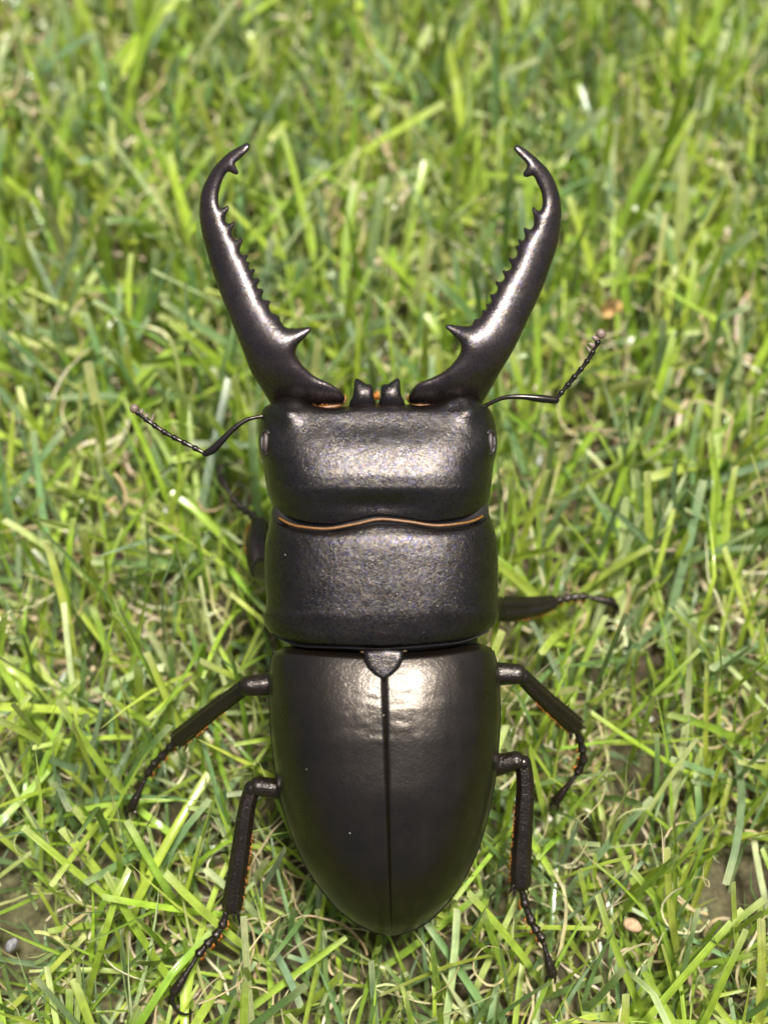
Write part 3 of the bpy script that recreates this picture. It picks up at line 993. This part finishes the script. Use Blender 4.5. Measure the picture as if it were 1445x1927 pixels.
def blades(N, x0, x1, y0, y1, Lr, Wr, lean, curl, z0r, seg=6, tip_cut=0.6, kink=0.15, r=rng, bias=0.55, wig=0.0):
    """returns spine (N, seg+1, 3) mm, side (N, seg+1, 3), width (N, seg+1)"""
    root = np.stack([r.uniform(x0, x1, N), r.uniform(y0, y1, N), r.uniform(*z0r, N)], -1)
    for c, rad in BARE:       # thin patches of the lawn: most roots move elsewhere
        m = (np.hypot(root[:, 0] - c[0], root[:, 1] - c[1]) < rad) & (r.random(N) < 0.8)
        root[m, 0] = r.uniform(x0, x1, m.sum())
        root[m, 1] = r.uniform(y0, y1, m.sum())
    L = r.uniform(*Lr, N)
    W = r.uniform(*Wr, N)
    az = np.where(r.random(N) < bias, r.normal(math.pi / 2, 0.75, N), r.uniform(0, 2 * math.pi, N))
    W = W * (1 + 0.5 * np.clip((root[:, 1] + 20) / 80, 0, 1))
    a0 = np.abs(r.normal(lean[0], lean[1], N))
    k = r.normal(curl[0], curl[1], N)
    kk = np.where(r.random(N) < kink, r.normal(0, 0.9, N), 0.0)
    kp = r.integers(2, seg, N)
    daz = r.normal(0, 0.25, N)
    wv = r.normal(0, 1, N)
    pos = [root]
    tan = []
    for i in range(seg):
        t = (i + 0.5) / seg
        al = np.clip(a0 + k * t + np.where(i >= kp, kk, 0), -1.9, 1.9)
        a = az + daz * t
        if wig:                   # withered strands wander and curl
            az = az + wv * wig + r.normal(0, wig * 0.6, N)
            al = np.clip(al + r.normal(0, wig * 0.5, N), -1.9, 1.9)
        d = np.stack([np.sin(al) * np.cos(a), np.sin(al) * np.sin(a), np.cos(al)], -1)
        tan.append(d)
        nxt = pos[-1] + d * (L / seg)[:, None]
        nxt[:, 2] = np.maximum(nxt[:, 2], 0.8)
        pos.append(nxt)
    pos = np.stack(pos, 1)
    tan = np.stack([tan[0]] + tan, 1)
    roll = r.normal(0, 0.55, N)
    tw = r.normal(0, 0.5, N)
    if wig:
        hz = np.stack([-tan[..., 1], tan[..., 0], np.zeros((N, seg + 1))], -1)
        hz /= np.linalg.norm(hz, axis=-1, keepdims=True) + 1e-6
    else:
        hz = np.stack([-np.sin(az), np.cos(az), np.zeros(N)], -1)[:, None, :] * np.ones((1, seg + 1, 1))
    nrm = np.cross(hz, tan)
    nrm /= np.linalg.norm(nrm, axis=-1, keepdims=True) + 1e-9
    ang = roll[:, None] + tw[:, None] * np.linspace(0, 1, seg + 1)[None]
    side = hz * np.cos(ang)[..., None] + nrm * np.sin(ang)[..., None]
    upn = np.cross(tan, side)
    cut = r.random(N) < tip_cut
    tt = np.linspace(0, 1, seg + 1)
    prof_cut = 0.75 + 0.25 * np.minimum(1, tt * 3) - 0.10 * tt
    prof_tip = (0.75 + 0.25 * np.minimum(1, tt * 3)) * np.clip((1 - tt) ** 0.6, 0.06, 1)
    width = np.where(cut[:, None], prof_cut[None], prof_tip[None]) * W[:, None]
    return pos, side, upn, width, L


def in_the_way(pos, margin=1.0):
    """True for blades that would run through the beetle or stand in front of it"""
    N, S, _ = pos.shape
    f = np.linspace(0, S - 1, 4 * (S - 1) + 1)
    i = np.clip(f.astype(int), 0, S - 2)
    t = (f - i)[None, :, None]
    q = pos[:, i] * (1 - t) + pos[:, i + 1] * t
    b = world2body(q * 0.001)
    k = DIST / (DIST - b[..., 2])
    px = b[..., 0] * k * PXMM + 722.5
    py = 963.5 - b[..., 1] * k * PXMM
    g = margin * PXMM
    xl = np.where(py < 965, hxl(py), np.where(py < 1215, pxl(py), exl(py)))
    xr = np.where(py < 965, hxr(py), np.where(py < 1215, pxr(py), exr(py)))
    body = (px > xl - g * 0.4) & (px < xr + g * 0.4) & (py > 760) & (py < 1775) & (b[..., 2] > -9.5)
    bad = body.any(1)
    # legs: look up the height of the leg at that spot
    GX, GY = 190, 260
    if not hasattr(in_the_way, 'grid'):
        gr = np.full((GX, GY), -999.0)
        for c in leg_track:
            cc = np.concatenate([c[:-1] * (1 - s) + c[1:] * s for s in (0, 0.25, 0.5, 0.75)])
            kk = DIST / (DIST - cc[:, 2])
            for u, v, w in zip(cc[:, 0] * kk, cc[:, 1] * kk, cc[:, 2]):
                a, b2 = int((u + 47.5) * 2), int((v + 65) * 2)
                for da in range(-2, 3):
                    for db in range(-2, 3):
                        if da * da + db * db <= 5 and 0 <= a + da < GX and 0 <= b2 + db < GY:
                            gr[a + da, b2 + db] = max(gr[a + da, b2 + db], w)
        in_the_way.grid = gr
    a = ((px - 722.5) / PXMM + 47.5) * 2
    c = ((963.5 - py) / PXMM + 65) * 2
    ok = (a >= 0) & (a < GX) & (c >= 0) & (c < GY)
    h = np.where(ok, in_the_way.grid[np.clip(a, 0, GX - 1).astype(int), np.clip(c, 0, GY - 1).astype(int)], -999)
    bad |= ((h > -900) & (b[..., 2] > h - 1.0)).any(1)
    for (cx, cy, rr, z) in BITS:          # small things lying on the blades stay uncovered
        wz = world2body(spot(cx, cy, z) * 0.001)[2]
        bad |= ((np.hypot(px - cx, py - cy) < rr) & (b[..., 2] > wz - 1.0)).any(1)
    return bad


BRIGHT = np.array([[0.29, 0.40, 0.045], [0.25, 0.37, 0.05], [0.34, 0.44, 0.07], [0.22, 0.33, 0.04], [0.31, 0.39, 0.06]])
DEEP = np.array([[0.14, 0.22, 0.08], [0.16, 0.25, 0.11], [0.12, 0.19, 0.06], [0.19, 0.27, 0.15]])
PALE = np.array([[0.40, 0.46, 0.16], [0.36, 0.42, 0.20]])
STRAW = np.array([[0.46, 0.39, 0.22], [0.40, 0.33, 0.18], [0.54, 0.48, 0.31], [0.33, 0.25, 0.13], [0.38, 0.38, 0.16]])


def tones(N, mix, r):
    c = r.choice(len(mix), N, p=[m[0] for m in mix])
    out = np.zeros((N, 3))
    for i, m in enumerate(mix):
        s = c == i
        out[s] = m[1][r.integers(0, len(m[1]), s.sum())]
    return out * r.uniform(0.8, 1.2, (N, 1)) * r.uniform(0.93, 1.07, (N, 3))


def strip_arrays(pos, side, upn, width, L, tone, r, fold=0.16, base_pale=0.35):
    N, S, _ = pos.shape
    w = width[..., None] * 0.5
    fo = r.normal(fold, 0.08, (N, 1, 1))
    V = np.stack([pos - side * w, pos - upn * w * 2 * fo, pos + side * w], 2)     # N,S,3,3
    # slanted cut
    V[:, -1, 0] += (pos[:, -1] - pos[:, -2]) * (r.uniform(-0.04, 0.04, (N, 1)))
    uvx = np.broadcast_to(np.array([-0.5, 0, 0.5]) * 1.0, (N, S, 3)) * width.max(1)[:, None, None]
    uvy = np.broadcast_to(np.linspace(0, 1, S)[None, :, None], (N, S, 3)) * L[:, None, None]
    uvz = np.broadcast_to(r.random(N)[:, None, None], (N, S, 3))
    uv = np.stack([uvx, uvy, uvz], -1)
    tt = np.linspace(0, 1, S)
    pal = (base_pale * np.clip(1 - tt * 3.0, 0, 1))[None, :, None, None]
    colr = tone[:, None, None, :] * (1 - pal) + np.array([0.42, 0.44, 0.20]) * pal
    colr = np.broadcast_to(colr, (N, S, 3, 3)).copy()
    if base_pale:
        colr[:, -1] = colr[:, -1] * 0.55 + np.array([0.5, 0.5, 0.28]) * 0.45
    base = np.arange(S - 1)[:, None] * 3 + np.arange(2)[None]
    q = np.stack([base, base + 1, base + 4, base + 3], -1).reshape(-1, 4)
    return V, uv, colr, q


def strip_mesh(name, V, uv, colr, q, mat):
    N = V.shape[0]
    nv = V.shape[1] * V.shape[2]
    F = (q[None] + (np.arange(N) * nv)[:, None, None]).reshape(-1, 4)
    me = bpy.data.meshes.new(name)
    me.vertices.add(N * nv)
    me.vertices.foreach_set('co', (V.reshape(-1) * 0.001).astype(np.float32))
    me.loops.add(F.size)
    me.loops.foreach_set('vertex_index', F.reshape(-1).astype(np.int32))
    me.polygons.add(len(F))
    me.polygons.foreach_set('loop_start', (np.arange(len(F)) * 4).astype(np.int32))
    me.polygons.foreach_set('use_smooth', np.ones(len(F), bool))
    me.update(calc_edges=True)
    a = me.attributes.new('blade_uv', 'FLOAT_VECTOR', 'POINT')
    a.data.foreach_set('vector', uv.reshape(-1).astype(np.float32))
    c = me.attributes.new('tone', 'FLOAT_COLOR', 'POINT')
    rgba = np.concatenate([colr.reshape(-1, 3), np.ones((N * nv, 1))], 1)
    c.data.foreach_set('color', rgba.reshape(-1).astype(np.float32))
    me.materials.append(mat)
    return me


def link(name, me, parent=None):
    o = bpy.data.objects.new(name, me)
    col.objects.link(o)
    if parent is not None:
        o.parent = parent
    return o


X0, X1, Y0, Y1 = -150, 150, -150, 260
LEAFMIX = [(0.50, BRIGHT), (0.35, DEEP), (0.15, PALE)]


def field(sets, name, mat, mix, fold=0.16, base_pale=0.35):
    Vs, us, cs, nq = [], [], [], None
    for (N, kw) in sets:
        pos, side, upn, width, L = blades(N, X0, X1, Y0, Y1, **kw)
        keep = ~in_the_way(pos)
        pos, side, upn, width, L = pos[keep], side[keep], upn[keep], width[keep], L[keep]
        V, uv, c, q = strip_arrays(pos, side, upn, width, L, tones(len(L), mix, rng), rng, fold, base_pale)
        Vs.append(V); us.append(uv); cs.append(c); nq = q
    return link(name, strip_mesh(name, np.concatenate(Vs), np.concatenate(us), np.concatenate(cs), nq, mat))


g1 = field([
    (13000, dict(Lr=(9, 19), Wr=(0.55, 1.0), lean=(0.38, 0.3), curl=(0.25, 0.35), z0r=(0, 1.0))),
    (10000, dict(Lr=(17, 30), Wr=(0.65, 1.1), lean=(0.5, 0.28), curl=(0.2, 0.35), z0r=(0, 1.5))),
    (14000, dict(Lr=(5, 13), Wr=(0.3, 0.75), lean=(0.75, 0.4), curl=(0.4, 0.8), z0r=(0, 3.0))),
], 'grass', M['blade'], LEAFMIX)
tag(g1, 'short mown green lawn grass in a dense mass', 'grass', kind='stuff')

g2 = field([
    (6500, dict(Lr=(8, 22), Wr=(0.2, 0.55), lean=(1.1, 0.35), curl=(0.2, 0.9), z0r=(2.0, 9.0), seg=14, tip_cut=0.2, kink=0.5, bias=0.0, wig=0.24)),
    (5000, dict(Lr=(6, 16), Wr=(0.3, 0.7), lean=(1.35, 0.25), curl=(0.1, 0.6), z0r=(0.5, 4.0), seg=14, tip_cut=0.5, kink=0.5, bias=0.0, wig=0.12)),
], 'dry_grass', M['dry'], [(1.0, STRAW)], 0.05, 0.0)
tag(g2, 'withered beige grass strands tangled among the green blades', 'dry grass', kind='stuff')

# the blades that stand out, one by one, as pieces of the lawn
hr = np.random.default_rng(21)
for want, ya, yb in ((175, -68, 5), (115, 5, 105)):
    got = 0
    while got < want:
        pos, side, upn, width, L = blades(300, -62, 62, ya, yb, (20, 34), (0.92, 1.28), (0.5, 0.3), (0.08, 0.22), (2.0, 5.0), 6, 0.85, 0.12, hr, 0.6)
        keep = np.nonzero(~in_the_way(pos, 1.4) & (pos[:, :, 2].max(1) < 24))[0]
        tn = tones(300, [(0.68, BRIGHT), (0.20, DEEP), (0.12, PALE)], hr)
        for i in keep[:want - got]:
            s_ = slice(i, i + 1)
            V, uv, c, q = strip_arrays(pos[s_], side[s_], upn[s_], width[s_], L[s_], tn[s_], hr)
            org = pos[i, 0].copy()
            o = link('grass_blade', strip_mesh('grass_blade', V - org, uv, c, q, M['blade']), ground)
            o.location = Vector(org * 0.001)
            got += 1

# the lawn goes on around the spot, more coarsely
fr = np.random.default_rng(33)
pos, side, upn, width, L = blades(52000, -330, 330, -260, 560, (13, 25), (1.0, 1.8), (0.4, 0.3), (0.25, 0.35), (0, 2), 3, 0.5, 0.0, fr)
far_ = (np.abs(pos[:, 0, 0]) > 140) | (pos[:, 0, 1] < -140) | (pos[:, 0, 1] > 250)
V, uv, c, q = strip_arrays(pos[far_], side[far_], upn[far_], width[far_], L[far_], tones(int(far_.sum()), LEAFMIX, fr), fr)
tag(link('grass', strip_mesh('grass', V, uv, c, q, M['blade'])), 'green lawn grass spreading out around the mown patch', 'grass', kind='stuff')

# ------------------------------------------------------------------ bits lying in the grass


def lump(name, x, y, z, size, mat, seed, squash=0.7):
    r = np.random.default_rng(seed)
    V, F = ellipsoid(722.5, 963.5, 0, 1, 1, 1, 14, 9)
    V = np.asarray(V)
    V = V - V.mean(0)
    ph = r.uniform(0, 6.3, (5, 3))
    k = r.normal(0, 1.6, (5, 3))
    f = 1 + 0.13 * sum(np.sin(V @ k[i] + ph[i, 0]) for i in range(5))
    V = V * f[:, None] * np.array([1, 0.75, squash]) * size
    c = spot(x, y, z)
    o = make_obj(name, V * 0.001, F, mat, body=False)
    o.location = Vector(c * 0.001)
    o.rotation_euler = (r.uniform(-0.4, 0.4), r.uniform(-0.4, 0.4), r.uniform(0, 3))
    return o


tag(lump('soil_crumb', 1188, 1742, 9, 1.25, M['crumb'], 4), 'pale tan crumb of earth caught in grass beside the beetle\'s hind foot', 'crumb')
tag(lump('pebble', 24, 1776, 6, 0.9, M['stone'], 6), 'tiny smooth grey pebble lying in the lawn', 'pebble')
# a curled scrap of dead leaf
V, F = [], []
for j in range(7):
    for i in range(9):
        a, b = i / 8 - 0.5, j / 6 - 0.5
        V.append((a * 3.6, b * 2.6 * (1 - 1.6 * a * a) + 0.3 * math.sin(5 * a), 0.9 * a * a * 2 + 0.25 * math.sin(7 * b + 3 * a)))
for j in range(6):
    for i in range(8):
        F.append((j * 9 + i, j * 9 + i + 1, (j + 1) * 9 + i + 1, (j + 1) * 9 + i))
N = len(V)
V2 = [(x, y, z - 0.18) for x, y, z in V]
rim = [i for i in range(9)] + [j * 9 + 8 for j in range(1, 7)] + [54 + i for i in range(7, -1, -1)] + [j * 9 for j in range(5, 0, -1)]
F = F + [tuple(i + N for i in f[::-1]) for f in F] + [(b, a, a + N, b + N) for a, b in zip(rim, rim[1:] + rim[:1])]
scrap = make_obj('dead_leaf', np.array(V + V2) * 0.001, F, M['tan'], body=False)
scrap.location = Vector(spot(1148, 580, 13) * 0.001)
scrap.rotation_euler = (0.5, 0.1, 0.3)
tag(scrap, 'small orange-tan scrap of dead leaf caught high in the grass', 'dead leaf')
